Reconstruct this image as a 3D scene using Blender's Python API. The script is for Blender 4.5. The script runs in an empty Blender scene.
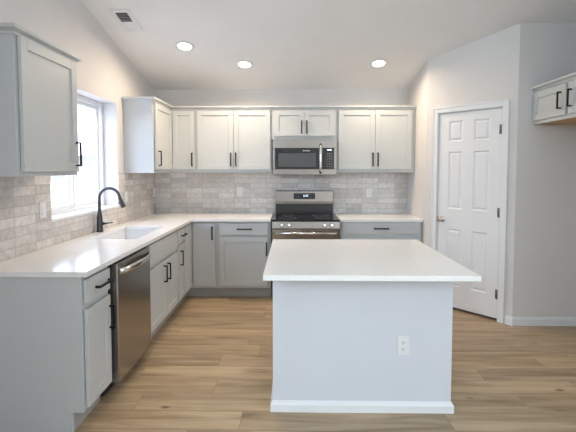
import bpy, bmesh, math, random
from mathutils import Matrix, Vector
random.seed(7)
PI = math.pi
scene = bpy.context.scene
COL = scene.collection

# ------------------------------------------------------------------ camera
cam_d = bpy.data.cameras.new('camera'); cam = bpy.data.objects.new('camera', cam_d); COL.objects.link(cam)
cam.location = (1.7721, -4.9635, 1.472)
cam.rotation_euler = (PI/2 - 0.0479, 0.0, 0.0141)
cam_d.sensor_width = 36.0; cam_d.lens = 36.0*387.56/576.0
cam_d.shift_x = 0.00144; cam_d.shift_y = -0.0487
cam_d.clip_start = 0.05; cam_d.clip_end = 500
scene.camera = cam

# ------------------------------------------------------------------ sky, lights, exposure
w = bpy.data.worlds.new('overcast_sky'); scene.world = w; w.use_nodes = True
nt = w.node_tree; bg = nt.nodes['Background']
bg.inputs['Color'].default_value = (0.66, 0.76, 1.0, 1); bg.inputs['Strength'].default_value = 6.8
vs = scene.view_settings
vs.view_transform = 'Standard'; vs.look = 'None'; vs.gamma = 1.0; vs.use_curve_mapping = False
vs.exposure = 0.14

XR_ = 4.62
def area(name, loc, rot, sx, sy, power, color):
    d = bpy.data.lights.new(name, 'AREA'); d.shape = 'RECTANGLE'; d.size = sx; d.size_y = sy
    d.energy = power; d.color = color
    o = bpy.data.objects.new(name, d); COL.objects.link(o); o.location = loc; o.rotation_euler = rot
    return o
# unseen lights added behind the camera: a cool daylight area and a fill point
area('added_daylight_right', (XR_ - 0.03, -8.0, 1.60), (0, PI/2, 0), 2.2, 2.8, 132, (0.78, 0.88, 1.0))  # no window built here; area light added for daylight from behind
pl = bpy.data.lights.new('added_fill_point', 'POINT'); pl.energy = 122; pl.shadow_soft_size = 0.35; pl.color = (0.69, 0.89, 1.0)  # no lamp known here; added to lift the ceiling and the whole room
po = bpy.data.objects.new('added_fill_point', pl); COL.objects.link(po); po.location = (0.35, -6.6, 2.35)
LAMP_W = 10.2

# ------------------------------------------------------------------ materials
def mat(name, col, rough=0.5, metal=0.0, spec=0.5, emit=None, estr=0.0):
    m = bpy.data.materials.new(name); m.use_nodes = True
    b = m.node_tree.nodes['Principled BSDF']
    b.inputs['Base Color'].default_value = (*col, 1); b.inputs['Roughness'].default_value = rough
    b.inputs['Metallic'].default_value = metal; b.inputs['Specular IOR Level'].default_value = spec
    if emit:
        b.inputs['Emission Color'].default_value = (*emit, 1); b.inputs['Emission Strength'].default_value = estr
    return m
def N(m, t, **kw):
    n = m.node_tree.nodes.new(t)
    for k, v in kw.items(): setattr(n, k, v)
    return n
def L(m, a, b): m.node_tree.links.new(a, b)
def paint(name, col, rough=0.55, bump=0.03, scale=180, var=0.03):
    m = mat(name, col, rough, spec=0.35); b = m.node_tree.nodes['Principled BSDF']
    tc = N(m, 'ShaderNodeTexCoord'); nz = N(m, 'ShaderNodeTexNoise'); nz.inputs['Scale'].default_value = scale
    L(m, tc.outputs['Object'], nz.inputs['Vector'])
    bp = N(m, 'ShaderNodeBump'); bp.inputs['Strength'].default_value = bump; bp.inputs['Distance'].default_value = 0.004
    L(m, nz.outputs['Fac'], bp.inputs['Height']); L(m, bp.outputs['Normal'], b.inputs['Normal'])
    n2 = N(m, 'ShaderNodeTexNoise'); n2.inputs['Scale'].default_value = 3.0; L(m, tc.outputs['Object'], n2.inputs['Vector'])
    mx = N(m, 'ShaderNodeMix', data_type='RGBA')
    mx.inputs['A'].default_value = (*[c*(1-var) for c in col], 1); mx.inputs['B'].default_value = (*[min(1, c*(1+var)) for c in col], 1)
    L(m, n2.outputs['Fac'], mx.inputs['Factor']); L(m, mx.outputs['Result'], b.inputs['Base Color'])
    return m
def steel(name, col=(0.60, 0.59, 0.57), rough=0.28, axis=0):
    m = mat(name, col, rough, metal=1.0); b = m.node_tree.nodes['Principled BSDF']
    tc = N(m, 'ShaderNodeTexCoord'); mp = N(m, 'ShaderNodeMapping')
    s = [400, 400, 400]; s[axis] = 1.5; mp.inputs['Scale'].default_value = s
    nz = N(m, 'ShaderNodeTexNoise'); nz.inputs['Scale'].default_value = 1.0; nz.inputs['Detail'].default_value = 3
    L(m, tc.outputs['Object'], mp.inputs['Vector']); L(m, mp.outputs['Vector'], nz.inputs['Vector'])
    r = N(m, 'ShaderNodeMapRange'); r.inputs['To Min'].default_value = rough*0.95; r.inputs['To Max'].default_value = rough*1.06
    L(m, nz.outputs['Fac'], r.inputs['Value']); L(m, r.outputs['Result'], b.inputs['Roughness'])
    bp = N(m, 'ShaderNodeBump'); bp.inputs['Strength'].default_value = 0.004; bp.inputs['Distance'].default_value = 0.0002
    L(m, nz.outputs['Fac'], bp.inputs['Height']); L(m, bp.outputs['Normal'], b.inputs['Normal'])
    return m
def quartz(name):
    m = mat(name, (0.80, 0.79, 0.77), 0.16, spec=0.5); b = m.node_tree.nodes['Principled BSDF']
    tc = N(m, 'ShaderNodeTexCoord'); nz = N(m, 'ShaderNodeTexNoise'); nz.inputs['Scale'].default_value = 220
    nz.inputs['Detail'].default_value = 2
    L(m, tc.outputs['Object'], nz.inputs['Vector'])
    r = N(m, 'ShaderNodeValToRGB'); e = r.color_ramp.elements
    e[0].position = 0.30; e[0].color = (0.79, 0.785, 0.775, 1); e[1].position = 0.5; e[1].color = (0.90, 0.895, 0.89, 1)
    L(m, nz.outputs['Fac'], r.inputs['Fac']); L(m, r.outputs['Color'], b.inputs['Base Color'])
    return m
def mth(m, op, a, b=None):
    n = N(m, 'ShaderNodeMath', operation=op)
    for i, v in enumerate((a, b)):
        if v is None: continue
        if isinstance(v, (int, float)): n.inputs[i].default_value = v
        else: L(m, v, n.inputs[i])
    return n.outputs[0]
def plank_floor(name):
    m = mat(name, (0.35, 0.26, 0.17), 0.42, spec=0.4); b = m.node_tree.nodes['Principled BSDF']
    tc = N(m, 'ShaderNodeTexCoord'); sx = N(m, 'ShaderNodeSeparateXYZ'); L(m, tc.outputs['Object'], sx.inputs['Vector'])
    X, Y = sx.outputs['X'], sx.outputs['Y']
    PW, PL = 0.178, 1.22
    yr = mth(m, 'DIVIDE', Y, PW); row = mth(m, 'FLOOR', yr); fy = mth(m, 'FRACT', yr)
    wn = N(m, 'ShaderNodeTexWhiteNoise', noise_dimensions='1D'); L(m, row, wn.inputs['W'])
    xo = mth(m, 'ADD', mth(m, 'DIVIDE', X, PL), mth(m, 'MULTIPLY', wn.outputs['Value'], 7.3))
    col = mth(m, 'FLOOR', xo); fx = mth(m, 'FRACT', xo)
    cb = N(m, 'ShaderNodeCombineXYZ'); L(m, row, cb.inputs['X']); L(m, col, cb.inputs['Y'])
    w2 = N(m, 'ShaderNodeTexWhiteNoise', noise_dimensions='3D'); L(m, cb.outputs['Vector'], w2.inputs['Vector'])
    # grain, a different piece of it on every plank
    sc = N(m, 'ShaderNodeCombineXYZ')
    L(m, mth(m, 'ADD', mth(m, 'MULTIPLY', X, 1.6), mth(m, 'MULTIPLY', w2.outputs['Value'], 37.0)), sc.inputs['X'])
    L(m, mth(m, 'MULTIPLY', Y, 17.0), sc.inputs['Y']); L(m, mth(m, 'MULTIPLY', w2.outputs['Value'], 11.0), sc.inputs['Z'])
    g = N(m, 'ShaderNodeTexNoise'); g.inputs['Scale'].default_value = 1.0; g.inputs['Detail'].default_value = 6; g.inputs['Distortion'].default_value = 0.7
    L(m, sc.outputs['Vector'], g.inputs['Vector'])
    sc2 = N(m, 'ShaderNodeVectorMath', operation='MULTIPLY'); sc2.inputs[1].default_value = (2.0, 7.0, 1.0)
    L(m, sc.outputs['Vector'], sc2.inputs[0])
    g2 = N(m, 'ShaderNodeTexNoise'); g2.inputs['Scale'].default_value = 1.0; g2.inputs['Detail'].default_value = 3
    L(m, sc2.outputs['Vector'], g2.inputs['Vector'])
    ramp = N(m, 'ShaderNodeValToRGB'); e = ramp.color_ramp.elements
    e[0].position = 0.26; e[0].color = (0.20, 0.145, 0.088, 1); e[1].position = 0.70; e[1].color = (0.60, 0.475, 0.325, 1)
    k = e.new(0.42); k.color = (0.39, 0.29, 0.185, 1); k = e.new(0.55); k.color = (0.49, 0.375, 0.248, 1)
    f = mth(m, 'ADD', mth(m, 'MULTIPLY', g.outputs['Fac'], 0.8), mth(m, 'MULTIPLY', g2.outputs['Fac'], 0.2))
    L(m, f, ramp.inputs['Fac'])
    tone = N(m, 'ShaderNodeMix', data_type='RGBA', blend_type='MULTIPLY'); tone.inputs['Factor'].default_value = 1.0
    tr = N(m, 'ShaderNodeValToRGB'); te = tr.color_ramp.elements
    te[0].color = (0.80, 0.79, 0.78, 1); te[1].color = (1.06, 1.02, 0.97, 1); te[0].position = 0; te[1].position = 1
    L(m, w2.outputs['Value'], tr.inputs['Fac'])
    L(m, ramp.outputs['Color'], tone.inputs['A']); L(m, tr.outputs['Color'], tone.inputs['B'])
    # small dark knots
    kv = N(m, 'ShaderNodeVectorMath', operation='MULTIPLY'); kv.inputs[1].default_value = (1.5, 0.30, 1.0); L(m, sc.outputs['Vector'], kv.inputs[0])
    vo = N(m, 'ShaderNodeTexVoronoi'); vo.inputs['Scale'].default_value = 0.9; L(m, kv.outputs['Vector'], vo.inputs['Vector'])
    kn = N(m, 'ShaderNodeMapRange'); kn.inputs['From Min'].default_value = 0.03; kn.inputs['From Max'].default_value = 0.09
    L(m, vo.outputs['Distance'], kn.inputs['Value'])
    km = N(m, 'ShaderNodeMix', data_type='RGBA'); km.inputs['A'].default_value = (0.16, 0.11, 0.07, 1)
    L(m, kn.outputs['Result'], km.inputs['Factor']); L(m, tone.outputs['Result'], km.inputs['B'])
    # seams between planks
    sy = mth(m, 'MULTIPLY', mth(m, 'GREATER_THAN', fy, 0.012), mth(m, 'GREATER_THAN', fx, 0.0016))
    sm = N(m, 'ShaderNodeMix', data_type='RGBA'); sm.inputs['A'].default_value = (0.17, 0.12, 0.075, 1)
    L(m, sy, sm.inputs['Factor']); L(m, km.outputs['Result'], sm.inputs['B'])
    L(m, sm.outputs['Result'], b.inputs['Base Color'])
    bp = N(m, 'ShaderNodeBump'); bp.inputs['Strength'].default_value = 0.15; bp.inputs['Distance'].default_value = 0.003
    L(m, mth(m, 'ADD', sy, mth(m, 'MULTIPLY', g2.outputs['Fac'], 0.4)), bp.inputs['Height']); L(m, bp.outputs['Normal'], b.inputs['Normal'])
    return m
def tile(name, axis, off):
    m = mat(name, (0.5, 0.45, 0.4), 0.22, spec=0.5); b = m.node_tree.nodes['Principled BSDF']
    tc = N(m, 'ShaderNodeTexCoord'); sx = N(m, 'ShaderNodeSeparateXYZ'); L(m, tc.outputs['Object'], sx.inputs['Vector'])
    U = sx.outputs['X' if axis == 0 else 'Y']
    TW, TH = 0.2045, 0.0649
    u = mth(m, 'DIVIDE', mth(m, 'SUBTRACT', U, off), TW); v = mth(m, 'DIVIDE', sx.outputs['Z'], TH)
    cu, cv, fu, fv = mth(m, 'FLOOR', u), mth(m, 'FLOOR', v), mth(m, 'FRACT', u), mth(m, 'FRACT', v)
    cb = N(m, 'ShaderNodeCombineXYZ'); L(m, cu, cb.inputs['X']); L(m, cv, cb.inputs['Y'])
    wn = N(m, 'ShaderNodeTexWhiteNoise', noise_dimensions='3D'); L(m, cb.outputs['Vector'], wn.inputs['Vector'])
    ramp = N(m, 'ShaderNodeValToRGB'); e = ramp.color_ramp.elements
    e[0].color = (0.575, 0.54, 0.51, 1); e[1].color = (0.77, 0.735, 0.705, 1)
    L(m, wn.outputs['Value'], ramp.inputs['Fac'])
    ad = N(m, 'ShaderNodeVectorMath', operation='ADD'); sc = N(m, 'ShaderNodeVectorMath', operation='SCALE'); sc.inputs['Scale'].default_value = 9.0
    L(m, wn.outputs['Color'], sc.inputs[0]); L(m, sc.outputs['Vector'], ad.inputs[0]); L(m, tc.outputs['Object'], ad.inputs[1])
    nz = N(m, 'ShaderNodeTexNoise'); nz.inputs['Scale'].default_value = 26; nz.inputs['Detail'].default_value = 5
    L(m, ad.outputs['Vector'], nz.inputs['Vector'])
    mr = N(m, 'ShaderNodeMapRange'); mr.inputs['From Min'].default_value = 0.3; mr.inputs['From Max'].default_value = 0.7
    mr.inputs['To Min'].default_value = 0.86; mr.inputs['To Max'].default_value = 1.10; L(m, nz.outputs['Fac'], mr.inputs['Value'])
    mu = N(m, 'ShaderNodeMix', data_type='RGBA', blend_type='MULTIPLY'); mu.inputs['Factor'].default_value = 1
    L(m, ramp.outputs['Color'], mu.inputs['A']); L(m, mr.outputs['Result'], mu.inputs['B'])
    def inside(f, e_): return mth(m, 'MULTIPLY', mth(m, 'GREATER_THAN', f, e_), mth(m, 'LESS_THAN', f, 1-e_))
    ins = mth(m, 'MULTIPLY', inside(fu, 0.009), inside(fv, 0.028))
    gm = N(m, 'ShaderNodeMix', data_type='RGBA'); gm.inputs['A'].default_value = (0.40, 0.37, 0.345, 1)
    L(m, ins, gm.inputs['Factor']); L(m, mu.outputs['Result'], gm.inputs['B']); L(m, gm.outputs['Result'], b.inputs['Base Color'])
    n2 = N(m, 'ShaderNodeTexNoise'); n2.inputs['Scale'].default_value = 14; L(m, ad.outputs['Vector'], n2.inputs['Vector'])
    bp = N(m, 'ShaderNodeBump'); bp.inputs['Strength'].default_value = 0.35; bp.inputs['Distance'].default_value = 0.004
    L(m, mth(m, 'ADD', ins, mth(m, 'MULTIPLY', n2.outputs['Fac'], 0.9)), bp.inputs['Height']); L(m, bp.outputs['Normal'], b.inputs['Normal'])
    rr = mth(m, 'SUBTRACT', 0.6, mth(m, 'MULTIPLY', ins, 0.36)); L(m, rr, b.inputs['Roughness'])
    return m
def tan_wood(name):
    m = mat(name, (0.60, 0.40, 0.20), 0.6); b = m.node_tree.nodes['Principled BSDF']
    tc = N(m, 'ShaderNodeTexCoord'); mp = N(m, 'ShaderNodeMapping'); mp.inputs['Scale'].default_value = (30, 3, 30)
    nz = N(m, 'ShaderNodeTexNoise'); nz.inputs['Scale'].default_value = 1.5; nz.inputs['Detail'].default_value = 4
    L(m, tc.outputs['Object'], mp.inputs['Vector']); L(m, mp.outputs['Vector'], nz.inputs['Vector'])
    r = N(m, 'ShaderNodeValToRGB'); e = r.color_ramp.elements
    e[0].color = (0.47, 0.29, 0.13, 1); e[1].color = (0.70, 0.48, 0.26, 1)
    L(m, nz.outputs['Fac'], r.inputs['Fac']); L(m, r.outputs['Color'], b.inputs['Base Color'])
    return m
def glass(name):
    m = bpy.data.materials.new(name); m.use_nodes = True; t = m.node_tree; t.nodes.remove(t.nodes['Principled BSDF'])
    tr = N(m, 'ShaderNodeBsdfTransparent'); tr.inputs['Color'].default_value = (0.97, 0.985, 0.98, 1)
    gl = N(m, 'ShaderNodeBsdfGlossy'); gl.inputs['Roughness'].default_value = 0.02
    lw = N(m, 'ShaderNodeLayerWeight'); lw.inputs['Blend'].default_value = 0.5
    fr = N(m, 'ShaderNodeMath', operation='MULTIPLY_ADD'); fr.inputs[1].default_value = 0.5; fr.inputs[2].default_value = 0.035
    pw5 = N(m, 'ShaderNodeMath', operation='POWER'); pw5.inputs[1].default_value = 5.0
    L(m, lw.outputs['Facing'], pw5.inputs[0]); L(m, pw5.outputs[0], fr.inputs[0])
    mx = N(m, 'ShaderNodeMixShader'); L(m, fr.outputs[0], mx.inputs[0]); L(m, tr.outputs[0], mx.inputs[1]); L(m, gl.outputs[0], mx.inputs[2])
    L(m, mx.outputs[0], t.nodes['Material Output'].inputs['Surface'])
    return m

WALL = paint('wall_paint', (0.73, 0.71, 0.70), 0.75, 0.12, 120)
CEIL = paint('ceiling_paint', (0.87, 0.87, 0.87), 0.85, 0.15, 90)
TRIM = paint('white_trim_paint', (0.82, 0.83, 0.85), 0.38, 0.01)
CAB = paint('pale_grey_cabinet_paint', (0.575, 0.595, 0.595), 0.40, 0.01)
ISL = paint('island_panel_paint', (0.68, 0.705, 0.76), 0.5, 0.01)
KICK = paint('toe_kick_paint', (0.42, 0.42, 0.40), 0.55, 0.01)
GAP = mat('dark_seam', (0.10, 0.10, 0.095), 0.8)
FLOOR = plank_floor('oak_plank_floor')
TILE_L = tile('stacked_tile_side', 1, -2.546); TILE_B = tile('stacked_tile_back', 0, 0.0)
QZ = quartz('white_quartz')
STEEL_X = steel('brushed_steel', (0.30, 0.27, 0.245), 0.17, axis=0)
STEEL_Z = steel('brushed_steel_upright', (0.42, 0.41, 0.40), 0.25, axis=2)
CHROME = mat('polished_steel', (0.75, 0.74, 0.72), 0.14, metal=1)
NICKEL = mat('satin_nickel', (0.62, 0.56, 0.48), 0.22, metal=1)
DKHINGE = mat('dark_hinge_metal', (0.22, 0.21, 0.20), 0.35, metal=1)
BLACK = mat('matte_black_metal', (0.010, 0.010, 0.011), 0.5, spec=0.2)
CHAR = mat('charcoal_faucet_finish', (0.055, 0.06, 0.07), 0.34, metal=0.35)
BGLASS = mat('black_glass', (0.012, 0.012, 0.014), 0.06)
WGLASS = mat('smoked_window_glass', (0.075, 0.08, 0.085), 0.12)
BPLAST = mat('black_plastic', (0.02, 0.02, 0.022), 0.5)
KEY = mat('keypad_print', (0.20, 0.20, 0.21), 0.5)
MARK = mat('pale_print', (0.55, 0.55, 0.55), 0.5)
WPLAST = mat('white_plastic', (0.80, 0.80, 0.80), 0.32)
SLOT = mat('outlet_slot', (0.03, 0.03, 0.03), 0.6)
SINKW = mat('white_sink_composite', (0.80, 0.81, 0.82), 0.22)
GLASS = glass('window_glass')
VINYL = mat('white_vinyl', (0.84, 0.86, 0.88), 0.35)
TANW = tan_wood('unfinished_birch')
LED = mat('lamp_diffuser', (1, 1, 1), 0.5, emit=(1.0, 0.93, 0.84), estr=6)
DIGIT = mat('display_digits', (0.6, 0.8, 1), 0.5, emit=(0.75, 0.9, 1.0), estr=2.0)
VENTD = mat('vent_dark', (0.06, 0.06, 0.06), 0.7)
SNOW = paint('pale_gravel_ground', (0.62, 0.62, 0.62), 0.9, 0.3, 8, 0.1)
HILL = paint('hazy_hillside', (0.17, 0.148, 0.118), 0.95, 0.2, 0.2, 0.25)
SHRUB = paint('dry_shrub', (0.20, 0.20, 0.16), 0.95, 0.4, 9, 0.3)

# ------------------------------------------------------------------ mesh helpers
class MB:
    def __init__(s, M=None): s.bm = bmesh.new(); s.M = M or Matrix()
    def V(s, p): return s.bm.verts.new(s.M @ Vector(p))
    def hexa(s, P):
        v = [s.V(p) for p in P]
        for f in ((0,3,2,1),(4,5,6,7),(0,1,5,4),(1,2,6,5),(2,3,7,6),(3,0,4,7)): s.bm.faces.new([v[i] for i in f])
        return s
    def box(s, x0, x1, y0, y1, z0, z1):
        return s.hexa([(x0,y0,z0),(x1,y0,z0),(x1,y1,z0),(x0,y1,z0),(x0,y0,z1),(x1,y0,z1),(x1,y1,z1),(x0,y1,z1)])
    def frustum(s, x0, x1, z0, z1, ya, yb, inset):   # front (yb) face smaller than back (ya)
        i = inset
        return s.hexa([(x0+i,yb,z0+i),(x1-i,yb,z0+i),(x1,ya,z0),(x0,ya,z0),(x0+i,yb,z1-i),(x1-i,yb,z1-i),(x1,ya,z1),(x0,ya,z1)])
    def prism(s, poly, a, b, axis='y'):               # poly in the plane across axis
        def P(p, t): return {'x': (t, p[0], p[1]), 'y': (p[0], t, p[1]), 'z': (p[0], p[1], t)}[axis]
        A = [s.V(P(p, a)) for p in poly]; B = [s.V(P(p, b)) for p in poly]; n = len(poly)
        s.bm.faces.new(A); s.bm.faces.new(B[::-1])
        for i in range(n): s.bm.faces.new([A[i], B[i], B[(i+1)%n], A[(i+1)%n]])
        return s
    def tube(s, pts, r, n=16, cap=True):
        pts = [Vector(p) for p in pts]; rs = r if isinstance(r, (list, tuple)) else [r]*len(pts)
        rings = []; up = None
        for i, p in enumerate(pts):
            t = ((pts[min(i+1, len(pts)-1)]-p).normalized() + (p-pts[max(i-1, 0)]).normalized()).normalized()
            if up is None: up = t.orthogonal().normalized()
            up = (up - t*up.dot(t)).normalized(); sd = t.cross(up)
            rings.append([s.V(p + (up*math.cos(2*PI*k/n) + sd*math.sin(2*PI*k/n))*rs[i]) for k in range(n)])
        for a, b in zip(rings, rings[1:]):
            for k in range(n):
                f = s.bm.faces.new([a[k], a[(k+1)%n], b[(k+1)%n], b[k]]); f.smooth = True
        if cap: s.bm.faces.new(rings[0][::-1]); s.bm.faces.new(rings[-1])
        return s
    def lathe(s, prof, n=32, axis='z', at=(0,0,0)):   # prof: (radius, height)
        rings = []
        for r, h in prof:
            ring = []
            for k in range(n):
                a, b = r*math.cos(2*PI*k/n), r*math.sin(2*PI*k/n)
                p = (a, b, h) if axis == 'z' else ((a, h, b) if axis == 'y' else (h, a, b))
                ring.append(s.V(Vector(p)+Vector(at)))
            rings.append(ring)
        for a, b in zip(rings, rings[1:]):
            for k in range(n):
                f = s.bm.faces.new([a[k], a[(k+1)%n], b[(k+1)%n], b[k]]); f.smooth = True
        s.bm.faces.new(rings[0][::-1]); s.bm.faces.new(rings[-1])
        return s
def obj(name, mb, m, parent=None, bevel=0.0, label=None, kind=None, loc=None):
    """link one mesh; shapes are written in world metres unless the thing has its own frame (loc given)"""
    bm = mb.bm; bmesh.ops.recalc_face_normals(bm, faces=bm.faces)
    org = Vector((0,0,0))
    p = parent
    while p is not None:
        if not p.get('own_frame'): org += p.location
        p = p.parent
    if loc is not None: org = Vector(loc)
    if org.length: bmesh.ops.translate(bm, verts=bm.verts, vec=-org)
    me = bpy.data.meshes.new(name); bm.to_mesh(me); bm.free(); me.materials.append(m)
    o = bpy.data.objects.new(name, me); COL.objects.link(o)
    if parent is not None: o.parent = parent
    if loc is not None: o.location = loc
    if bevel:
        md = o.modifiers.new('bevel', 'BEVEL'); md.width = bevel; md.segments = 2; md.limit_method = 'ANGLE'; md.angle_limit = math.radians(40)
    if label: o['label'] = label
    if kind: o['kind'] = kind
    return o
def thing(name, label, cat, loc, group=None):
    o = bpy.data.objects.new(name, None); COL.objects.link(o); o.location = loc; o.empty_display_size = 0.1
    o['label'] = label; o['category'] = cat
    if group: o['group'] = group
    return o
def tag(o, label, cat, group=None):
    o['label'] = label; o['category'] = cat
    if group: o['group'] = group
    return o
def struct(name, mb, m, bevel=0.0, parent=None):
    return obj(name, mb, m, parent, bevel, kind=None if parent else 'structure')
def T(x, y, z): return Matrix.Translation((x, y, z))
def RZ(d): return Matrix.Rotation(math.radians(d), 4, 'Z')
FRONT = lambda x, y, z: T(x, y, z)              # faces -y, width along +x
EAST = lambda x, y, z: T(x, y, z) @ RZ(90)      # faces +x, width along +y
WEST = lambda x, y, z: T(x, y, z) @ RZ(-90)     # faces -x, width along -y

def shaker(M, wd, h, th=0.020, rail=0.057):
    """five-piece door whose front face looks along -y of M, back on y=0"""
    mb = MB(M @ T(0, -0.004, 0))
    mb.box(0, rail, -th, 0, 0, h).box(wd-rail, wd, -th, 0, 0, h)
    mb.box(rail, wd-rail, -th, 0, 0, rail).box(rail, wd-rail, -th, 0, h-rail, h)
    mb.box(rail-0.004, wd-rail+0.004, -th+0.009, -0.003, rail-0.004, h-rail+0.004)
    return mb
def slab(M, wd, h, th=0.020):
    return MB(M @ T(0, -0.004, 0)).box(0, wd, -th, 0, 0, h)
def pull(M, ln, vertical=True, parent=None, name='handle', label=None):
    """flat bar pull centred on M, standing off along -y"""
    a, b = ln/2, 0.0070; mb = MB(M @ T(0, -0.004, 0))
    if vertical:
        mb.box(-b, b, -0.034, -0.024, -a, a).box(-b, b, -0.026, 0.0, a-0.011, a).box(-b, b, -0.026, 0.0, -a, -a+0.011)
    else:
        mb.box(-a, a, -0.034, -0.024, -b, b).box(a-0.011, a, -0.026, 0.0, -b, b).box(-a, -a+0.011, -0.026, 0.0, -b, b)
    return obj(name, mb, BLACK, parent, 0.0015, 'matte black bar handle')

# ------------------------------------------------------------------ room shell
H0, SL = 2.4823, 0.2378
def cz(y): return H0 - SL*y if y > -5.4 else H0 + SL*10.8 + SL*y
W = 3.2305; AY = -0.7053; QX, QY = 3.8431, -1.3395
XR = 4.62; YR = -9.5
struct('floor', MB().box(-0.2, XR+0.2, YR-0.2, 0.15, -0.12, 0.0), FLOOR)
c = MB()
c.prism([(0.15, cz(0.15)), (0.15, cz(0.15)+0.15), (-5.4, cz(-5.4)+0.15), (YR-0.2, cz(YR-0.2)+0.15), (YR-0.2, cz(YR-0.2)), (-5.4, cz(-5.4))], -0.2, XR+0.2, 'x')
struct('ceiling', c, CEIL)
def wall_x(mb, x0, x1, y0, y1, z0=0.0, z1=None):     # a piece between y0<y1 whose head follows the vault
    if z1 is not None: return mb.box(x0, x1, y0, y1, z0, z1)
    e = 0.01
    return mb.hexa([(x0,y0,z0),(x1,y0,z0),(x1,y1,z0),(x0,y1,z0),(x0,y0,cz(y0)+e),(x1,y0,cz(y0)+e),(x1,y1,cz(y1)+e),(x0,y1,cz(y1)+e)])
WY0, WY1, WZ0, WZ1 = -2.163, -1.065, 1.095, 2.135
lw = MB()
wall_x(lw, -0.2, 0, -5.4, WY0); wall_x(lw, -0.2, 0, WY1, 0.15)
wall_x(lw, -0.2, 0, WY0, WY1, 0, WZ0); wall_x(lw, -0.2, 0, WY0, WY1, WZ1)
wall_x(lw, -0.2, 0, YR-0.2, -5.4)
struct('wall_left', lw, WALL)
struct('wall_back', MB().box(-0.2, XR+0.2, 0, 0.15, 0, cz(0)+0.02), WALL)
struct('wall_right', MB().hexa([(W,AY,0),(W+0.11,AY+0.046,0),(W+0.11,0,0),(W,0,0),(W,AY,cz(AY)+0.01),(W+0.11,AY+0.046,cz(AY+0.046)+0.01),(W+0.11,0,cz(0)+0.01),(W,0,cz(0)+0.01)]), WALL)
struct('wall_alcove', wall_x(MB(), QX+0.0, XR+0.1, QY, QY+0.11), WALL)
struct('wall_outer_right', wall_x(wall_x(MB(), XR, XR+0.2, -5.4, 0.15), XR, XR+0.2, YR-0.2, -5.4), WALL)
struct('added_shade_wall_right', wall_x(MB(), 3.90, XR, -2.52, -2.40), WALL)  # unseen wall piece added to keep light off the alcove
struct('added_shade_wall_left', wall_x(MB(), 0, 0.74, -4.07, -3.95), WALL)  # unseen stub added to shade the near left cabinet and end panel
struct('wall_rear', MB().box(-0.2, XR+0.2, YR-0.15, YR, 0, cz(YR)+0.02), WALL)
# angled pantry wall with its doorway, in a frame whose x runs along the wall
ang = math.atan2(QY-AY, QX-W); PL = math.hypot(QX-W, QY-AY)
PA = T(W, AY, 0) @ Matrix.Rotation(ang, 4, 'Z')
S0, S1, DZ = 0.122, 0.762, 2.070
def pz(sx, sy): v = PA @ Vector((sx, sy, 0)); return cz(v.y) + 0.01
pw = MB(PA)
for a, b, z0 in ((0, S0, 0), (S1, PL, 0), (S0, S1, DZ)):
    pw.hexa([(a,0,z0),(b,0,z0),(b,0.11,z0),(a,0.11,z0),(a,0,pz(a,0)),(b,0,pz(b,0)),(b,0.11,pz(b,0.11)),(a,0.11,pz(a,0.11))])
struct('wall_pantry', pw, WALL)

# baseboards
def baseboard(name, M, ln, h=0.083):
    p = [(0,0),(-0.014,0),(-0.014,h*0.72),(-0.010,h*0.80),(-0.009,h*0.92),(-0.004,h),(0,h)]
    return struct(name, MB(M).prism(p, 0, ln, 'x'), TRIM)
baseboard('baseboard_alcove', T(QX-0.004, QY, 0), XR-QX)
baseboard('baseboard_pantry', PA @ T(0.822, 0, 0), PL-0.822+0.006)
baseboard('baseboard_shade_wall', T(0, -3.95, 0) @ RZ(180) @ T(-0.74, 0, 0), 0.74)  # runs along the added left shade wall

# pantry door
door = bpy.data.objects.new('door_1', None); COL.objects.link(door); door.matrix_world = PA; door['kind'] = 'structure'
door['own_frame'] = 1; door['label'] = 'white six panel pantry door set in the angled wall'
cs = MB()
cs.box(S0-0.052, S0+0.006, -0.016, 0, 0, DZ-0.006+0.058).box(S1-0.006, S1+0.052, -0.016, 0, 0, DZ-0.006+0.058).box(S0+0.006, S1-0.006, -0.016, 0, DZ-0.006, DZ+0.052)
cs.box(S0-0.052, S0-0.038, -0.021, -0.016, 0, DZ+0.052).box(S1+0.038, S1+0.052, -0.021, -0.016, 0, DZ+0.052).box(S0-0.038, S1+0.038, -0.021, -0.016, DZ+0.038, DZ+0.052)
obj('door_casing', cs, TRIM, door, 0.003)
jb = MB(); jb.box(S0, S0+0.012, 0.0, 0.11, 0, DZ).box(S1-0.012, S1, 0.0, 0.11, 0, DZ).box(S0+0.012, S1-0.012, 0.0, 0.11, DZ-0.012, DZ)
jb.box(S0+0.012, S0+0.022, 0.05, 0.07, 0, DZ-0.012).box(S1-0.022, S1-0.012, 0.05, 0.07, 0, DZ-0.012)
obj('door_jamb', jb, TRIM, door)
a0, a1, d0, d1 = S0+0.015, S1-0.015, 0.026, 2.054
yf, yb = 0.006, 0.041
cols = ((0.240, 0.385), (0.490, 0.645)); rows = ((0.250, 0.850), (1.060, 1.657), (1.760, 1.970))
ds = MB()
xs = [a0, cols[0][0], cols[0][1], cols[1][0], cols[1][1], a1]; zs = [d0] + [z for r in rows for z in r] + [d1]
for i in (0, 2, 4): ds.box(xs[i], xs[i+1], yf, yb, d0, d1)
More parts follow.
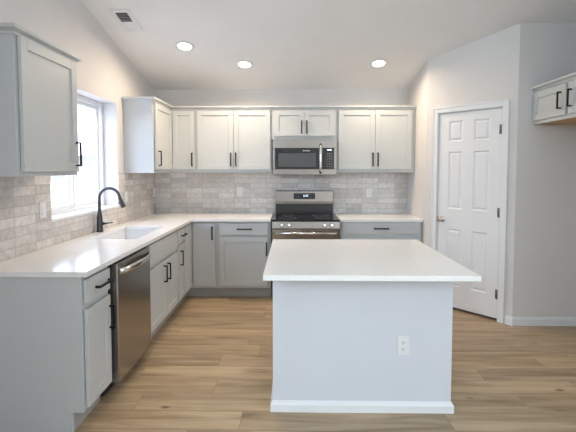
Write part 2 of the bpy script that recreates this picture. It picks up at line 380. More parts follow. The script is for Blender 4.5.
for (x0, x1) in cols:
    for k in (0, 2, 4, 6): ds.box(x0, x1, yf, yb, zs[k], zs[k+1])
    for (z0, z1) in rows:
        ds.box(x0, x1, yf+0.011, yb, z0, z1)
        for q in range(4):          # sloped sticking round each panel
            A = [(x0,z0),(x1,z0),(x1,z1),(x0,z1)]; i_ = 0.014
            B = [(x0+i_,z0+i_),(x1-i_,z0+i_),(x1-i_,z1-i_),(x0+i_,z1-i_)]
            n = (q+1) % 4
            ds.bm.faces.new([ds.V((A[q][0], yf, A[q][1])), ds.V((A[n][0], yf, A[n][1])), ds.V((B[n][0], yf+0.011, B[n][1])), ds.V((B[q][0], yf+0.011, B[q][1]))])
        ds.frustum(x0+0.018, x1-0.018, z0+0.018, z1-0.018, yf+0.0112, yf+0.002, 0.016)
obj('door_leaf', ds, TRIM, door)
kb = MB(); kx, kz = 0.183, 0.945
kb.lathe([(0.033, yf), (0.033, yf-0.004), (0.028, yf-0.008), (0.012, yf-0.010), (0.011, yf-0.026), (0.022, yf-0.032), (0.028, yf-0.043), (0.026, yf-0.055), (0.016, yf-0.062)], 28, 'y', (kx, 0, kz))
obj('door_knob', kb, NICKEL, door, label='satin nickel round door knob')
obj('strike_plate', MB().box(S0+0.012, S0+0.017, -0.002, 0.02, kz-0.03, kz+0.03), DKHINGE, door, label='dark metal latch plate')
for hz in (1.853, 1.058, 0.265):
    hb = MB(); hb.tube([(S1-0.013, -0.004, hz-0.045), (S1-0.013, -0.004, hz+0.045)], 0.007, 12)
    hb.box(S1-0.034, S1-0.006, 0.001, 0.006, hz-0.044, hz+0.044)
    obj('hinge', hb, DKHINGE, door, label='dark metal door hinge')

# kitchen window: a two-light slider set deep in the wall
win = bpy.data.objects.new('window_1', None); COL.objects.link(win); win.location = (0, -1.614, WZ0); win['kind'] = 'structure'
win['label'] = 'white framed sliding window over the sink'
fx0, fx1 = -0.20, -0.135
fr = MB(); t = 0.042
fr.box(fx0, fx1, WY0, WY0+t, WZ0, WZ1).box(fx0, fx1, WY1-t, WY1, WZ0, WZ1).box(fx0, fx1, WY0+t, WY1-t, WZ0, WZ0+t).box(fx0, fx1, WY0+t, WY1-t, WZ1-t, WZ1)
obj('window_frame', fr, VINYL, win, 0.003)
ym = -1.614
for (ya, yb_, xa) in ((WY0+t, ym+0.022, -0.165), (ym-0.022, WY1-t, -0.195)):
    s = MB(); q = 0.034
    s.box(xa, xa+0.028, ya, ya+q, WZ0+t, WZ1-t).box(xa, xa+0.028, yb_-q, yb_, WZ0+t, WZ1-t)
    s.box(xa, xa+0.028, ya+q, yb_-q, WZ0+t, WZ0+t+q).box(xa, xa+0.028, ya+q, yb_-q, WZ1-t-q, WZ1-t)
    so = obj('sash', s, VINYL, win, 0.002)
    obj('glass_pane', MB().box(xa+0.011, xa+0.016, ya+q-0.004, yb_-q+0.004, WZ0+t+q-0.004, WZ1-t-q+0.004), GLASS, so, label='clear glass pane')
obj('window_sill', MB().box(-0.135, 0.012, WY0-0.0, WY1+0.0, WZ0-0.012, WZ0+0.012), TRIM, win, 0.003)

# backsplash tiles
BS0, BS1 = 0.9145, 1.4330
bs = MB(); bs.box(0.0015, 0.009, -5.0+1.62, WY0-0.002, BS0, BS1).box(0.0015, 0.009, WY0-0.002, WY1+0.002, BS0, WZ0-0.014).box(0.0015, 0.009, WY1+0.002, -0.0015, BS0, BS1)
bl = obj('tile_backsplash', bs, TILE_L); tag(bl, 'taupe stacked tile backsplash on the window wall', 'backsplash')
bb = obj('tile_backsplash', MB().box(0.010, W-0.002, -0.009, -0.0015, BS0, BS1), TILE_B); tag(bb, 'taupe stacked tile backsplash behind the range', 'backsplash')

# ------------------------------------------------------------------ upper cabinets
UZ, UT = 1.4334, 2.195           # box bottom and top
UD = 0.312                       # box depth
DB, DT = 1.470, 2.170            # door bottom and top
def crown_run(mb, pts, z=UT-0.016, h=0.044, pr=0.034):
    """square-edged cap moulding swept along an open polyline (outside on its right hand)"""
    P = [Vector((p[0], p[1], 0)) for p in pts]
    prof = [(0.0008, 0), (0.008, 0), (0.010, 0.014), (pr-0.004, 0.024), (pr, 0.028), (pr, h), (-0.010, h), (-0.010, 0.0168), (0.0008, 0.0168)]
    rings = []
    for i, p in enumerate(P):
        d1 = (P[i]-P[i-1]).normalized() if i else (P[1]-P[0]).normalized()
        d2 = (P[i+1]-P[i]).normalized() if i < len(P)-1 else d1
        n1, n2 = Vector((d1.y, -d1.x, 0)), Vector((d2.y, -d2.x, 0))
        b = (n1+n2); b = b/(b.dot(n1))
        rings.append([mb.V((p.x+b.x*o, p.y+b.y*o, z+zz)) for o, zz in prof])
    k = len(prof)
    for a, b in zip(rings, rings[1:]):
        for j in range(k): mb.bm.faces.new([a[j], a[(j+1)%k], b[(j+1)%k], b[j]])
    mb.bm.faces.new(rings[0][::-1]); mb.bm.faces.new(rings[-1])
    return mb
def add_door(M, wd, h, hx=None, hz=None, root=None, ln=0.160, vertical=True, maker=shaker):
    d = obj('door', maker(M, wd, h), CAB, root, 0.0018)
    if hx is not None: pull(M @ T(hx, -0.020, hz), ln, vertical, d)
    return d
def backing(mb, x0, x1, y, z0, z1):  return mb.box(x0, x1, y, y+0.003, z0, z1)

# near left cabinet
ny0, ny1 = -2.925, -2.352
r = thing('upper_cabinet', 'pale grey single door upper cabinet left of the window', 'cabinet', (0.156, (ny0+ny1)/2, UZ))
obj('box', MB().box(0.002, UD-0.001, ny0, ny1, UZ, UT), CAB, r, 0.0015)
add_door(EAST(UD, ny0+0.022, DB-0.012), ny1-ny0-0.044, DT-DB+0.018, ny1-ny0-0.044-0.026, 0.115, r)
obj('crown_moulding', crown_run(MB(), [(0.002, ny0), (UD, ny0), (UD, ny1), (0.002, ny1)]), CAB, r)

# corner cabinet (an L with a door on either leg)
uy = -0.9065
r = thing('corner_upper_cabinet', 'pale grey L-shaped corner upper cabinet right of the window', 'cabinet', (0.16, -0.16, UZ))
obj('box', MB().prism([(0.002,-0.002),(0.616,-0.002),(0.616,-UD),(UD,-UD),(UD,uy),(0.002,uy)], UZ, UT, 'z'), CAB, r, 0.0015)
add_door(EAST(UD+0.001, uy+0.028, DB), -0.345-(uy+0.028), DT-DB, 0.055, 0.120, r)
add_door(FRONT(UD+0.027, -UD-0.001, DB), 0.600-(UD+0.027), DT-DB, 0.600-(UD+0.027)-0.026, 0.120, r)
# double cabinet left of the microwave
r = thing('upper_cabinet', 'pale grey double door upper cabinet left of the microwave', 'cabinet', (1.07, -0.16, UZ))
obj('box', MB().box(0.617, 1.523, -UD, -0.002, UZ, UT), CAB, r, 0.0015)
add_door(FRONT(0.636, -UD-0.001, DB), 0.429, DT-DB, 0.429-0.028, 0.120, r)
add_door(FRONT(1.069, -UD-0.001, DB), 0.436, DT-DB, 0.028, 0.120, r)
# cabinet over the microwave
r = thing('upper_cabinet', 'short pale grey double door cabinet above the microwave', 'cabinet', (1.905, -0.16, 1.832))
obj('box', MB().box(1.524, 2.297, -UD, -0.002, 1.832, UT), CAB, r, 0.0015)
add_door(FRONT(1.552, -UD-0.001, 1.866), 0.355, DT-1.866, 0.355-0.028, 0.105, r, 0.155)
add_door(FRONT(1.911, -UD-0.001, 1.866), 0.355, DT-1.866, 0.028, 0.105, r, 0.155)
# double cabinet right of the microwave
r = thing('upper_cabinet', 'pale grey double door upper cabinet right of the microwave', 'cabinet', (2.75, -0.16, UZ))
obj('box', MB().box(2.298, W-0.003, -UD, -0.002, UZ, UT), CAB, r, 0.0015)
add_door(FRONT(2.318, -UD-0.001, DB), 0.431, DT-DB, 0.431-0.028, 0.120, r)
add_door(FRONT(2.753, -UD-0.001, DB), 0.433, DT-DB, 0.028, 0.120, r)
cm = obj('crown_moulding', crown_run(MB(), [(0.002, uy), (UD, uy), (UD, -UD), (W-0.003, -UD)]), CAB)
tag(cm, 'pale grey cap moulding running along the tops of the back wall uppers', 'moulding')

# fridge cabinet on the right
FX, FY0 = 3.969, QY-0.003
r = thing('fridge_cabinet', 'pale grey two door cabinet above the empty fridge space', 'cabinet', (4.28, -1.86, 1.885))
FB = 1.885
fy1 = -2.395
obj('box', MB().box(FX+0.02, XR-0.002, fy1, FY0, FB+0.004, UT), CAB, r, 0.0015)
obj('underside_panel', MB().box(FX+0.035, XR-0.004, fy1+0.004, FY0-0.004, FB-0.002, FB+0.004), TANW, r, label='unfinished tan wood underside')
obj('bottom_rail', MB().box(FX+0.012, FX+0.032, fy1, FY0, FB-0.004, FB+0.03), CAB, r, 0.0015)
dw_ = 0.437
add_door(WEST(FX+0.020, FY0-0.022, 1.912), dw_-0.02, 2.165-1.912, dw_-0.02-0.05, 0.125, r, 0.140)
add_door(WEST(FX+0.020, FY0-0.022-dw_-0.012, 1.912), dw_, 2.165-1.912, 0.038, 0.125, r, 0.140)
obj('crown_moulding', crown_run(MB(), [(FX+0.020, FY0), (FX+0.020, fy1)], pr=0.034), CAB, r)

# ------------------------------------------------------------------ base cabinets
TOE, BD, CT = 0.545, 0.610, 0.8835     # toe kick, box front, box top
BZ = 0.118
def left_box(y0, y1, root, top=CT):
    obj('box', MB().box(0.002, BD, y0, y1, BZ, top), CAB, root, 0.0012)
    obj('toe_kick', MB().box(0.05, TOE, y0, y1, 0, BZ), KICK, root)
def back_box(x0, x1, root):
    obj('box', MB().box(x0, x1, -BD, -0.002, BZ, CT), CAB, root, 0.0012)
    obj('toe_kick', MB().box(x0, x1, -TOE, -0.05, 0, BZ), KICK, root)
E1 = -2.8957
DRT, DRB, DOT, DOB = 0.866, 0.733, 0.706, 0.150
# end cabinet with its finished end panel
r = thing('base_cabinet', 'pale grey base cabinet at the near end, one drawer over one door', 'cabinet', (0.3, -2.72, 0))
yA, yB = E1+0.012, -2.575
obj('box', MB().box(0.002, BD, yA+0.02, yB, BZ, CT), CAB, r, 0.0012)
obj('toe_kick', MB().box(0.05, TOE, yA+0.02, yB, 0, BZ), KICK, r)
obj('end_panel', MB().prism([(0.0,0.0),(TOE,0.0),(TOE,BZ),(BD+0.001,BZ),(BD+0.001,CT),(0.0,CT)], yA, yA+0.02, 'y'), CAB, r, 0.001)
add_d = obj('drawer_front', slab(EAST(BD+0.001, -2.866, DRB-0.004), 0.272, DRT-DRB), CAB, r, 0.002)
pull(EAST(BD+0.021, -2.866+0.170, 0.794), 0.165, False, add_d)
add_door(EAST(BD+0.001, -2.866, DOB-0.012), 0.272, DOT-DOB, 0.272-0.016, 0.42, r, 0.145)
# dishwasher
r = thing('dishwasher', 'stainless steel dishwasher with a curved bar handle', 'dishwasher', (0.3, -2.25, 0))
dy0, dy1 = -2.530, -1.962
obj('tub', MB().box(0.03, 0.598, dy0-0.03, dy1+0.006, 0.10, 0.872), BPLAST, r, label='dark tub body')
obj('door', MB().box(0.600, 0.652, dy0, dy1, 0.085, 0.868), STEEL_Z, r, 0.006, 'brushed stainless door')
hp = []
for k in range(13):
    f = k/12; hp.append((0.652+0.044*math.sin(PI*min(1, max(0, f*1.0)))**0.45 if 0 < f < 1 else 0.650, dy0+0.035+f*(dy1-dy0-0.07), 0.812))
obj('handle', MB(T(0, 0, 0.812) @ Matrix.Diagonal((1, 1, 1.75, 1)) @ T(0, 0, -0.812)).tube(hp, 0.0115, 16), CHROME, r, label='curved bright steel handle')
obj('kick_plate', MB().box(0.05, 0.560, dy0-0.02, dy1+0.005, 0.012, 0.098), BPLAST, r, 0.003, 'black kick plate')
for yy in (dy0+0.03, dy1-0.03): obj('foot', MB().lathe([(0.018, 0.0), (0.018, 0.008), (0.008, 0.010), (0.008, 0.10)], 14, 'z', (0.48, yy, 0)), BPLAST, r)
# sink cabinet
r = thing('sink_cabinet', 'pale grey two door base cabinet under the sink', 'cabinet', (0.3, -1.55, 0))
sk = MB(); y0, y1 = -1.950, -1.156
sk.box(0.002, 0.02, y0, y1, BZ, CT).box(0.02, BD, y0, y0+0.018, BZ, CT).box(0.02, BD, y1-0.018, y1, BZ, CT).box(0.02, BD, y0+0.018, y1-0.018, BZ, BZ+0.018).box(BD-0.018, BD, y0+0.018, y1-0.018, BZ+0.018, CT)
obj('box', sk, CAB, r, 0.001)
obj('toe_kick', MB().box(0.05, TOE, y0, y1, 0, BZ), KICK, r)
obj('false_front', slab(EAST(BD+0.001, -1.936, 0.690), 0.752, 0.176), CAB, r, 0.002)
add_door(EAST(BD+0.001, -1.936, DOB), 0.374, 0.655-DOB, 0.374-0.030, 0.400, r, 0.150)
add_door(EAST(BD+0.001, -1.558, DOB), 0.374, 0.655-DOB, 0.030+0.03, 0.400, r, 0.150)
# narrow drawer cabinet
r = thing('base_cabinet', 'narrow pale grey base cabinet between the sink cabinet and the corner', 'cabinet', (0.3, -1.03, 0))
left_box(-1.155, -0.912, r)
dd = obj('drawer_front', slab(EAST(BD+0.001, -1.146, DRB), 0.232, DRT-DRB), CAB, r, 0.002)
pull(EAST(BD+0.021, -1.146+0.155, 0.795), 0.130, False, dd)
add_door(EAST(BD+0.001, -1.146, DOB), 0.232, DOT-DOB, 0.055, 0.425, r, 0.150)
# corner base cabinet
r = thing('corner_base_cabinet', 'pale grey L-shaped corner base cabinet left of the range', 'cabinet', (0.3, -0.3, 0))
cb_ = MB().prism([(0.002,-0.002),(0.916,-0.002),(0.916,-BD),(BD,-BD),(BD,-0.911),(0.002,-0.911)], BZ, CT, 'z')
obj('box', cb_, CAB, r, 0.0012)
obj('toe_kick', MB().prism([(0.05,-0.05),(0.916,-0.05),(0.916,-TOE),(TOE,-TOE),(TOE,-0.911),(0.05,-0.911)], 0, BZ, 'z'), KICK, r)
add_door(EAST(BD+0.001, -0.896, DOB), 0.896-0.650, DRT-DOB, None, None, r)
add_door(FRONT(0.646, -BD-0.001, DOB), 0.252, DRT-DOB, 0.252-0.030, 0.605, r, 0.150)
# cabinet left of the range
r = thing('base_cabinet', 'pale grey base cabinet left of the range, one drawer over one door', 'cabinet', (1.22, -0.3, 0))
back_box(0.917, 1.526, r)
dd = obj('drawer_front', slab(FRONT(0.948, -BD-0.001, DRB), 0.548, DRT-DRB), CAB, r, 0.002)
pull(FRONT(1.232, -BD-0.021, 0.802), 0.165, False, dd)
add_door(FRONT(0.948, -BD-0.001, DOB), 0.548, DOT-DOB, 0.548-0.016, 0.425, r, 0.150)
# cabinet right of the range
r = thing('base_cabinet', 'wide pale grey base cabinet right of the range, partly behind the island', 'cabinet', (2.76, -0.3, 0))
back_box(2.310, W-0.004, r)
dd = obj('drawer_front', slab(FRONT(2.335, -BD-0.001, DRB+0.015), 0.870, DRT-DRB), CAB, r, 0.002)
pull(FRONT(2.763, -BD-0.021, 0.811), 0.165, False, dd)
for x0 in (2.335, 2.772): add_door(FRONT(x0, -BD-0.001, DOB), 0.433, DOT-DOB, 0.405 if x0 < 2.5 else 0.028, 0.45, r, 0.150)

# ------------------------------------------------------------------ worktops, sink and faucet
CZ0, CZ1, CF = 0.8845, 0.914, 0.6495
SX0, SX1, SY0, SY1 = 0.125, 0.520, -1.905, -1.190
def worktop_cut(mb):
    xs = [0.010, SX0, SX1, CF]; ys = [E1, SY0, SY1, -CF]
    bm = mb.bm; top = {}; bot = {}
    for i, x in enumerate(xs):
        for j, y in enumerate(ys): top[i,j] = mb.V((x,y,CZ1)); bot[i,j] = mb.V((x,y,CZ0))
    ex = [(1.528, -CF), (1.528, -0.010), (0.010, -0.010)]
    et = [mb.V((*p, CZ1)) for p in ex]; eb = [mb.V((*p, CZ0)) for p in ex]
    for i in range(3):
        for j in range(3):
            if (i,j) == (1,1): continue
            bm.faces.new([top[i,j], top[i+1,j], top[i+1,j+1], top[i,j+1]]); bm.faces.new([bot[i,j], bot[i,j+1], bot[i+1,j+1], bot[i+1,j]])
    rt = [top[0,3], top[1,3], top[2,3], top[3,3], et[0], et[1], et[2]]; rb = [bot[0,3], bot[1,3], bot[2,3], bot[3,3], eb[0], eb[1], eb[2]]
    bm.faces.new(rt); bm.faces.new(rb[::-1])
    def side(a, b, A, B): bm.faces.new([A, a, b, B])
    loop_t = [top[0,0], top[1,0], top[2,0], top[3,0], top[3,1], top[3,2], top[3,3], et[0], et[1], et[2], top[0,3], top[0,2], top[0,1]]
    loop_b = [bot[0,0], bot[1,0], bot[2,0], bot[3,0], bot[3,1], bot[3,2], bot[3,3], eb[0], eb[1], eb[2], bot[0,3], bot[0,2], bot[0,1]]
    for k in range(len(loop_t)):
        n = (k+1) % len(loop_t); bm.faces.new([loop_b[k], loop_b[n], loop_t[n], loop_t[k]])
    ht = [top[1,1], top[1,2], top[2,2], top[2,1]]; hb_ = [bot[1,1], bot[1,2], bot[2,2], bot[2,1]]
    for k in range(4):
        n = (k+1) % 4; bm.faces.new([hb_[k], hb_[n], ht[n], ht[k]])
    return mb
o = obj('worktop', worktop_cut(MB()), QZ, None, 0.002, loc=(0.3, -0.3, CZ0))
tag(o, 'white quartz L-shaped worktop holding the sink', 'worktop')
o = obj('worktop', MB().box(2.302, W-0.002, -CF, -0.010, CZ0, CZ1), QZ, None, 0.002, loc=(2.76, -0.3, CZ0))
tag(o, 'short white quartz worktop right of the range', 'worktop')

sb = MB()
def bowl(mb, x0, x1, y0, y1, zt, zb, th):
    ins = 0.012
    o1 = [(x0-th,y0-th,zt),(x1+th,y0-th,zt),(x1+th,y1+th,zt),(x0-th,y1+th,zt)]
    o0 = [(x0-th,y0-th,zb-th),(x1+th,y0-th,zb-th),(x1+th,y1+th,zb-th),(x0-th,y1+th,zb-th)]
    i1 = [(x0,y0,zt),(x1,y0,zt),(x1,y1,zt),(x0,y1,zt)]
    i0 = [(x0+ins,y0+ins,zb),(x1-ins,y0+ins,zb),(x1-ins,y1-ins,zb),(x0+ins,y1-ins,zb)]
    O1, O0, I1, I0 = [[mb.V(p) for p in q] for q in (o1, o0, i1, i0)]
    f = mb.bm.faces.new; f(O0[::-1]); f(I0)
    for k in range(4):
        n = (k+1) % 4; f([O0[k],O0[n],O1[n],O1[k]]); f([I1[k],I1[n],I0[n],I0[k]]); f([O1[k],O1[n],I1[n],I1[k]])
    return mb
r = thing('kitchen_sink', 'white undermount sink sunk in the worktop below the window', 'sink', (0.32, -1.55, 0.69))
obj('basin', bowl(sb, SX0-0.004, SX1+0.004, SY0-0.004, SY1+0.004, CZ0-0.0005, 0.70, 0.010), SINKW, r, 0.008)
obj('drain', MB().lathe([(0.045, 0.7005), (0.045, 0.704), (0.036, 0.7045), (0.034, 0.702), (0.012, 0.702)], 24, 'z', (0.28, -1.55, 0)), CHROME, r, label='steel drain ring')

FAX, FAY = 0.050, -1.545
r = thing('faucet', 'charcoal gooseneck pull-down faucet behind the sink', 'faucet', (FAX, FAY, CZ1))
obj('base_body', MB().lathe([(0.029, CZ1+0.0005), (0.029, CZ1+0.010), (0.0265, CZ1+0.018), (0.0255, CZ1+0.05), (0.023, CZ1+0.14), (0.0145, CZ1+0.185), (0.0168, CZ1+0.20)], 28, 'z', (FAX, FAY, 0)), CHAR, r)
pts = [(FAX, FAY, CZ1+0.19), (FAX, FAY, CZ1+0.26)]; R_ = 0.092; zc = CZ1+0.298
for k in range(19):
    a = PI - k/18*(PI*0.97); pts.append((FAX+R_+R_*math.cos(a), FAY, zc+R_*math.sin(a)))
obj('spout', MB().tube(pts, 0.0125, 18), CHAR, r)
e0 = Vector(pts[-1]); dv = (Vector(pts[-1])-Vector(pts[-2])).normalized()
dv = (dv + Vector((0.20, 0, 0))).normalized()
hd = [e0 - dv*0.004, e0+dv*0.012, e0+dv*0.05, e0+dv*0.088, e0+dv*0.094]
so = obj('spray_head', MB().tube(hd, [0.0168, 0.0150, 0.0180, 0.0205, 0.0180], 20), CHAR, r)
obj('spray_button', MB().tube([e0+dv*0.045+Vector((-0.014,-0.004,-0.004)), e0+dv*0.045+Vector((-0.026,-0.004,-0.007))], 0.007, 12), BPLAST, so)
lv = MB(); lv.tube([(FAX+0.015, FAY, CZ1+0.075), (FAX+0.040, FAY, CZ1+0.075)], 0.014, 18)
lv.tube([(FAX+0.038, FAY, CZ1+0.075), (FAX+0.075, FAY+0.0, CZ1+0.079), (FAX+0.118, FAY, CZ1+0.086)], [0.009, 0.0065, 0.0055], 14)
obj('lever_handle', lv, CHAR, r)

# ------------------------------------------------------------------ range
RX0, RX1 = 1.541, 2.297
r = thing('range', 'stainless steel electric range with a black glass top', 'range', (1.92, -0.35, 0))
obj('body', MB().box(RX0+0.004, RX1-0.004, -0.645, -0.030, 0.05, 0.895), BPLAST, r, 0.002, 'dark oven body')
ck = MB().box(RX0, RX1, -0.700, -0.100, 0.895, 0.916)
o = obj('cooktop', ck, BGLASS, r, 0.004, 'black glass cooktop')
for (bx, by_, br) in ((1.72, -0.53, 0.10), (2.11, -0.53, 0.085), (1.72, -0.27, 0.075), (2.11, -0.27, 0.10)):
    ring = MB()
    pr = [(bx+br*math.cos(2*PI*k/40), by_+br*math.sin(2*PI*k/40), 0.9164) for k in range(41)]
    obj('burner_ring', ring.tube(pr, 0.0006, 6, False), KEY, o, label='thin grey burner outline')
bgp = MB().prism([(-0.100, 0.896), (-0.030, 0.896), (-0.030, 1.205), (-0.075, 1.205), (-0.086, 1.198)], RX0+0.016, RX1-0.016, 'x')
bgo = obj('backguard', bgp, STEEL_X, r, 0.003, 'stainless backguard panel')
obj('backguard_glass', MB().hexa([(RX0+0.017,-0.108,0.917),(RX1-0.017,-0.108,0.917),(RX1-0.017,-0.09,0.917),(RX0+0.017,-0.09,0.917),(RX0+0.017,-0.102,1.038),(RX1-0.017,-0.102,1.038),(RX1-0.017,-0.085,1.038),(RX0+0.017,-0.085,1.038)]), BGLASS, bgo, 0.002, 'black glass strip')
obj('backguard_rim', MB().box(RX0+0.014, RX1-0.014, -0.116, -0.09, 1.036, 1.066), STEEL_X, bgo, 0.004, 'bright steel lip')
dpo = obj('clock_display', MB().box(1.785, 2.055, -0.0985, -0.086, 1.100, 1.172), BGLASS, bgo, 0.002, 'black glass clock display')
dg = MB()
for k, xx in enumerate((1.906, 1.921, 1.940, 1.955)):
    for zz in (1.128, 1.139, 1.150): dg.box(xx, xx+0.009, -0.0992, -0.0986, zz, zz+0.0025)
    dg.box(xx+0.0075, xx+0.009, -0.0992, -0.0986, 1.128, 1.1525)
obj('digits', dg, DIGIT, dpo, label='pale lit clock digits')
for xx in (1.80, 1.825, 1.85, 1.985, 2.01, 2.035):
    for zz in (1.115, 1.135, 1.155): obj('touch_key', MB().box(xx-0.006, xx+0.006, -0.0990, -0.0986, zz-0.002, zz+0.002), KEY, dpo)
cp = MB().prism([(-0.702, 0.818), (-0.650, 0.818), (-0.650, 0.894), (-0.690, 0.894)], RX0+0.002, RX1-0.002, 'x')
cpo = obj('control_panel', cp, STEEL_X, r, 0.002, 'stainless knob panel')
for xx in (1.655, 1.735, 2.125, 2.205):
    kn_ = obj('knob', MB(T(xx, -0.697, 0.856) @ Matrix.Rotation(-0.15, 4, 'X')).lathe([(0.024, 0.0), (0.024, -0.008), (0.020, -0.010), (0.019, -0.030), (0.016, -0.033)], 26, 'y'), CHROME, cpo, label='bright steel control knob')
    obj('pointer', MB(T(xx, -0.697, 0.856) @ Matrix.Rotation(-0.15, 4, 'X')).box(-0.003, 0.003, -0.036, -0.031, -0.016, 0.016), CHROME, kn_)
od = obj('oven_door', MB().box(RX0+0.003, RX1-0.003, -0.690, -0.648, 0.235, 0.812), STEEL_X, r, 0.004, 'stainless oven door')
obj('oven_window', MB().box(RX0+0.05, RX1-0.05, -0.693, -0.688, 0.34, 0.700), BGLASS, od, 0.002, 'black glass oven window')
hh = MB().tube([(RX0+0.045, -0.744, 0.770), (RX1-0.045, -0.744, 0.770)], 0.014, 18)
for xx in (RX0+0.065, RX1-0.065): hh.tube([(xx, -0.688, 0.770), (xx, -0.742, 0.770)], 0.010, 12)
obj('oven_handle', hh, CHROME, od, label='bright steel oven handle')
obj('storage_drawer', MB().box(RX0+0.003, RX1-0.003, -0.688, -0.648, 0.070, 0.228), STEEL_X, r, 0.004)
for xx in (RX0+0.04, RX1-0.04):
    for yy in (-0.60, -0.08): obj('foot', MB().lathe([(0.018, 0), (0.018, 0.01), (0.010, 0.012), (0.010, 0.052)], 14, 'z', (xx, yy, 0)), BPLAST, r)

# ------------------------------------------------------------------ microwave
MX0, MX1, MZ0, MZ1, MF = 1.539, 2.290, 1.408, 1.828, -0.390
r = thing('microwave', 'stainless steel over-range microwave with a dark window', 'microwave', (1.915, -0.2, MZ0))
obj('body', MB().box(MX0, MX1, MF+0.022, -0.012, MZ0+0.006, MZ1), STEEL_X, r, 0.003)
mf = MB()
mf.box(MX0, MX1, MF, MF+0.022, 1.722, MZ1).box(MX0, MX1, MF, MF+0.022, MZ0, 1.476).box(MX0, MX0+0.026, MF, MF+0.022, 1.476, 1.722).box(MX1-0.034, MX1, MF, MF+0.022, 1.476, 1.722)
obj('front_frame', mf, STEEL_X, r, 0.003, 'stainless front frame')
md_ = obj('door', MB().box(MX0+0.026, 2.132, MF-0.003, MF+0.02, 1.476, 1.722), BGLASS, r, 0.002, 'black glass door')
obj('window', MB().box(1.604, 2.045, MF-0.0045, MF-0.002, 1.500, 1.660), WGLASS, md_, 0.001, 'smoked grey window')
mk = MB()
for k in range(8): mk.box(1.890+k*0.0105, 1.897+k*0.0105, MF-0.0042, MF-0.003, 1.684, 1.696 + (0.003 if k in (0, 4, 6) else 0))
obj('wordmark', mk, MARK, md_, label='tiny pale wordmark')
pn = obj('control_panel', MB().box(2.134, MX1-0.034, MF-0.003, MF+0.02, 1.476, 1.722), BGLASS, r, 0.002, 'black keypad panel')
obj('display', MB().box(2.178, 2.228, MF-0.0045, MF-0.003, 1.694, 1.704), DIGIT, pn, label='small lit clock')
for i in range(3):
    for j in range(6): obj('touch_key', MB().box(2.172+i*0.024, 2.188+i*0.024, MF-0.0042, MF-0.003, 1.500+j*0.030, 1.512+j*0.030), KEY, pn)
hd = MB(); hp = []
for k in range(11):
    f = k/10; hp.append((2.100, MF-0.012-0.030*math.sin(PI*f)**0.6 if 0 < f < 1 else MF-0.004, 1.432+f*0.335))
obj('handle', MB().tube(hp, 0.016, 16), CHROME, md_, label='bright upright bar handle')
obj('bottom_grille', MB().box(MX0+0.01, MX1-0.01, MF+0.02, -0.02, MZ0-0.004, MZ0+0.008), BPLAST, r, label='dark underside grille')

# ------------------------------------------------------------------ island
IA, IB, IC, ID_ = 1.6523, 2.7317, -2.665, -1.940
r = thing('kitchen_island', 'pale panelled kitchen island with a white baseboard', 'island', (2.19, -2.3, 0))
obj('front_panel', MB().box(IA, IB, IC, IC+0.018, 0, CT), ISL, r, 0.001)
for xa in (IA, IB-0.018): obj('side_panel', MB().box(xa, xa+0.018, IC+0.018, ID_, 0, CT), ISL, r, 0.001)
obj('cabinet_body', MB().box(IA+0.018, IB-0.018, IC+0.018, ID_-0.001, BZ, CT), CAB, r)
ib = MB(); bh = 0.066
def skirt(mb, pts, prof):
    P = [Vector((p[0], p[1], 0)) for p in pts]; rings = []
    for i, p in enumerate(P):
        d1 = (P[i]-P[i-1]).normalized() if i else (P[1]-P[0]).normalized()
        d2 = (P[i+1]-P[i]).normalized() if i < len(P)-1 else d1
        n1, n2 = Vector((d1.y, -d1.x, 0)), Vector((d2.y, -d2.x, 0)); b = n1+n2; b = b/(b.dot(n1))
        rings.append([mb.V((p.x+b.x*o, p.y+b.y*o, z)) for o, z in prof])
    k = len(prof)
    for a, b in zip(rings, rings[1:]):
        for j in range(k): mb.bm.faces.new([a[j], a[(j+1)%k], b[(j+1)%k], b[j]])
    mb.bm.faces.new(rings[0][::-1]); mb.bm.faces.new(rings[-1])
    return mb
skirt(ib, [(IA, ID_), (IA, IC), (IB, IC), (IB, ID_)], [(0.0, 0.0), (0.015, 0.0), (0.015, bh*0.66), (0.012, bh*0.74), (0.006, bh*0.92), (0.004, bh), (0.0, bh)])
obj('baseboard', ib, TRIM, r, label='white moulded baseboard')
o = obj('island_worktop', MB().box(1.6152, 2.7614, -2.9445, -1.8872, CZ0, CZ1), QZ, None, 0.002, loc=(2.19, -2.4, CZ0))
tag(o, 'white quartz slab on top of the island', 'worktop')

# ------------------------------------------------------------------ outlets and switch
def outlet(M, label, kind='outlet', group=None):
    p = M.translation
    r = thing('wall_outlet' if kind == 'outlet' else 'light_switch', label, kind, p, group)
    obj('cover_plate', MB(M).box(-0.036, 0.036, -0.006, -0.0002, -0.058, 0.058), WPLAST, r, 0.003)
    if kind == 'outlet':
        for zz in (-0.020, 0.020):
            f = obj('socket', MB(M).box(-0.017, 0.017, -0.0085, -0.005, zz-0.0145, zz+0.0145), WPLAST, r, 0.004)
            s = MB(M).box(-0.0075, -0.0050, -0.0089, -0.0084, zz-0.003, zz+0.006).box(0.0050, 0.0075, -0.0089, -0.0084, zz-0.003, zz+0.005)
            s.box(-0.0025, 0.0025, -0.0089, -0.0084, zz-0.0105, zz-0.006)
            obj('slots', s, SLOT, f, label='dark socket slots')
    else:
        obj('rocker', MB(M).prism([(-0.005, -0.033), (-0.012, -0.033), (-0.007, 0.033), (-0.005, 0.033)], -0.0165, 0.0165, 'x'), WPLAST, r, 0.001)
    obj('screw', MB(M).lathe([(0.003, -0.0075), (0.003, -0.005)], 10, 'y', (0, 0, 0.0 if kind == 'outlet' else 0.046)), WPLAST, r)
    return r
outlet(FRONT(1.096, -0.009, 1.189), 'white outlet on the backsplash left of the range')
outlet(FRONT(2.749, -0.009, 1.178), 'white outlet on the backsplash right of the range')
outlet(EAST(0.009, -0.062, 1.178), 'white outlet on the window wall tight in the corner')
outlet(EAST(0.009, -2.268, 1.185), 'white rocker switch on the tile left of the window', 'light switch')
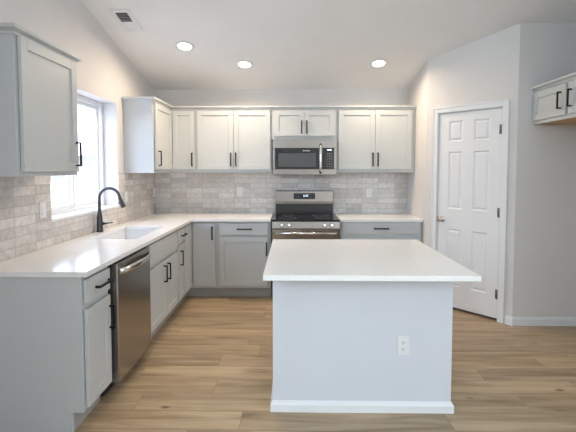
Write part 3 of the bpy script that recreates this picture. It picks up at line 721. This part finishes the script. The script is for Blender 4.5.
outlet(EAST(0.009, -0.890, 1.180), 'white rocker switch on the tile just right of the window', 'light switch')
outlet(FRONT(2.4385, IC, 0.413), 'white outlet on the front of the island')

# ------------------------------------------------------------------ ceiling lamps and register
tilt = math.atan(SL)
def ceil_M(x, y): return T(x, y, cz(y)) @ Matrix.Rotation(-tilt, 4, 'X')
for (x, y, lb) in ((0.680, -0.995, 'recessed ceiling light nearest the ceiling vent'), (1.241, -0.632, 'recessed ceiling light between the other two, left of the microwave'), (2.713, -0.643, 'recessed ceiling light nearest the pantry door')):
    M = ceil_M(x, y)
    r = thing('recessed_light', lb, 'ceiling light', M.translation, 'recessed lights in the vaulted ceiling')
    obj('trim_ring', MB(M).lathe([(0.070, -0.001), (0.092, -0.001), (0.094, -0.004), (0.090, -0.009), (0.072, -0.011), (0.070, -0.007)], 40), WPLAST, r)
    obj('diffuser', MB(M).lathe([(0.069, -0.002), (0.069, -0.0075), (0.060, -0.009), (0.02, -0.0095)], 36), LED, r, label='glowing white diffuser')
    ld = bpy.data.lights.new('lamp_glow', 'AREA'); ld.shape = 'DISK'; ld.size = 0.13; ld.energy = LAMP_W; ld.color = (1.0, 0.79, 0.57); ld.spread = math.radians(165)
    lo = bpy.data.objects.new('lamp_glow', ld); COL.objects.link(lo); lo.parent = r
    lo.location = M.to_3x3() @ Vector((0, 0, -0.016)); lo.rotation_euler = M.to_euler()
M = ceil_M(0.270, -1.410)
r = thing('ceiling_vent', 'white ceiling air register with dark louvres near the left wall', 'vent', M.translation)
vf = MB(M); a, b = 0.095, 0.165; ia, ib_ = 0.052, 0.120
vf.box(-a, a, -b, -ib_, -0.008, -0.0005).box(-a, a, ib_, b, -0.008, -0.0005).box(-a, -ia, -ib_, ib_, -0.008, -0.0005).box(ia, a, -ib_, ib_, -0.008, -0.0005)
obj('frame', vf, WPLAST, r, 0.002)
obj('duct_opening', MB(M).box(-ia, ia, -ib_, ib_, -0.0015, -0.0002), VENTD, r, label='dark duct opening')
for k in range(5):
    yy = -0.098 + k*0.024
    obj('louvre', MB(M @ T(0, yy, -0.005) @ Matrix.Rotation(1.05, 4, 'X')).box(-ia, ia, -0.0035, 0.0035, -0.0005, 0.0005), WPLAST, r)
for k in range(5):
    yy = 0.026 + k*0.019
    obj('louvre', MB(M @ T(0, yy, -0.005) @ Matrix.Rotation(-0.35, 4, 'X')).box(-ia, ia, -0.0100, 0.0100, -0.0006, 0.0006), WPLAST, r)

# ------------------------------------------------------------------ outside the window
struct('ground', MB().box(-130, -0.25, -40, 190, -0.45, -0.35), SNOW)
r = thing('yard_fence', 'white vinyl yard fence seen through the window', 'fence', (-5.4, 6, -0.35))
for k in range(14):
    y = -5.0 + k*2.0
    obj('fence_panel', MB().box(-5.43, -5.38, y+0.06, y+1.94, -0.30, 1.02), VINYL, r)
    obj('fence_rail', MB().box(-5.45, -5.36, y+0.06, y+1.94, 1.02, 1.09), VINYL, r)
    obj('fence_post', MB().box(-5.46, -5.34, y-0.06, y+0.06, -0.35, 1.18), VINYL, r, 0.01)
hm = MB(); rows_ = []
random.seed(3)
for i in range(7):
    rows_.append([])
    for j in range(60):
        y = -20 + j*5.0
        hgt = [0, 0.16, 0.32, 0.62, 0.90, 1.0, 0.3][i]*(6.2 + 1.7*math.sin(j*0.37) + 1.1*math.sin(j*0.83+1) + random.uniform(-0.4, 0.4)) - 0.4
        rows_[-1].append(hm.V((-24 - i*16, y, hgt)))
for a, b in zip(rows_, rows_[1:]):
    for j in range(59):
        f = hm.bm.faces.new([a[j], a[j+1], b[j+1], b[j]]); f.smooth = True
struct('hills', hm, HILL)
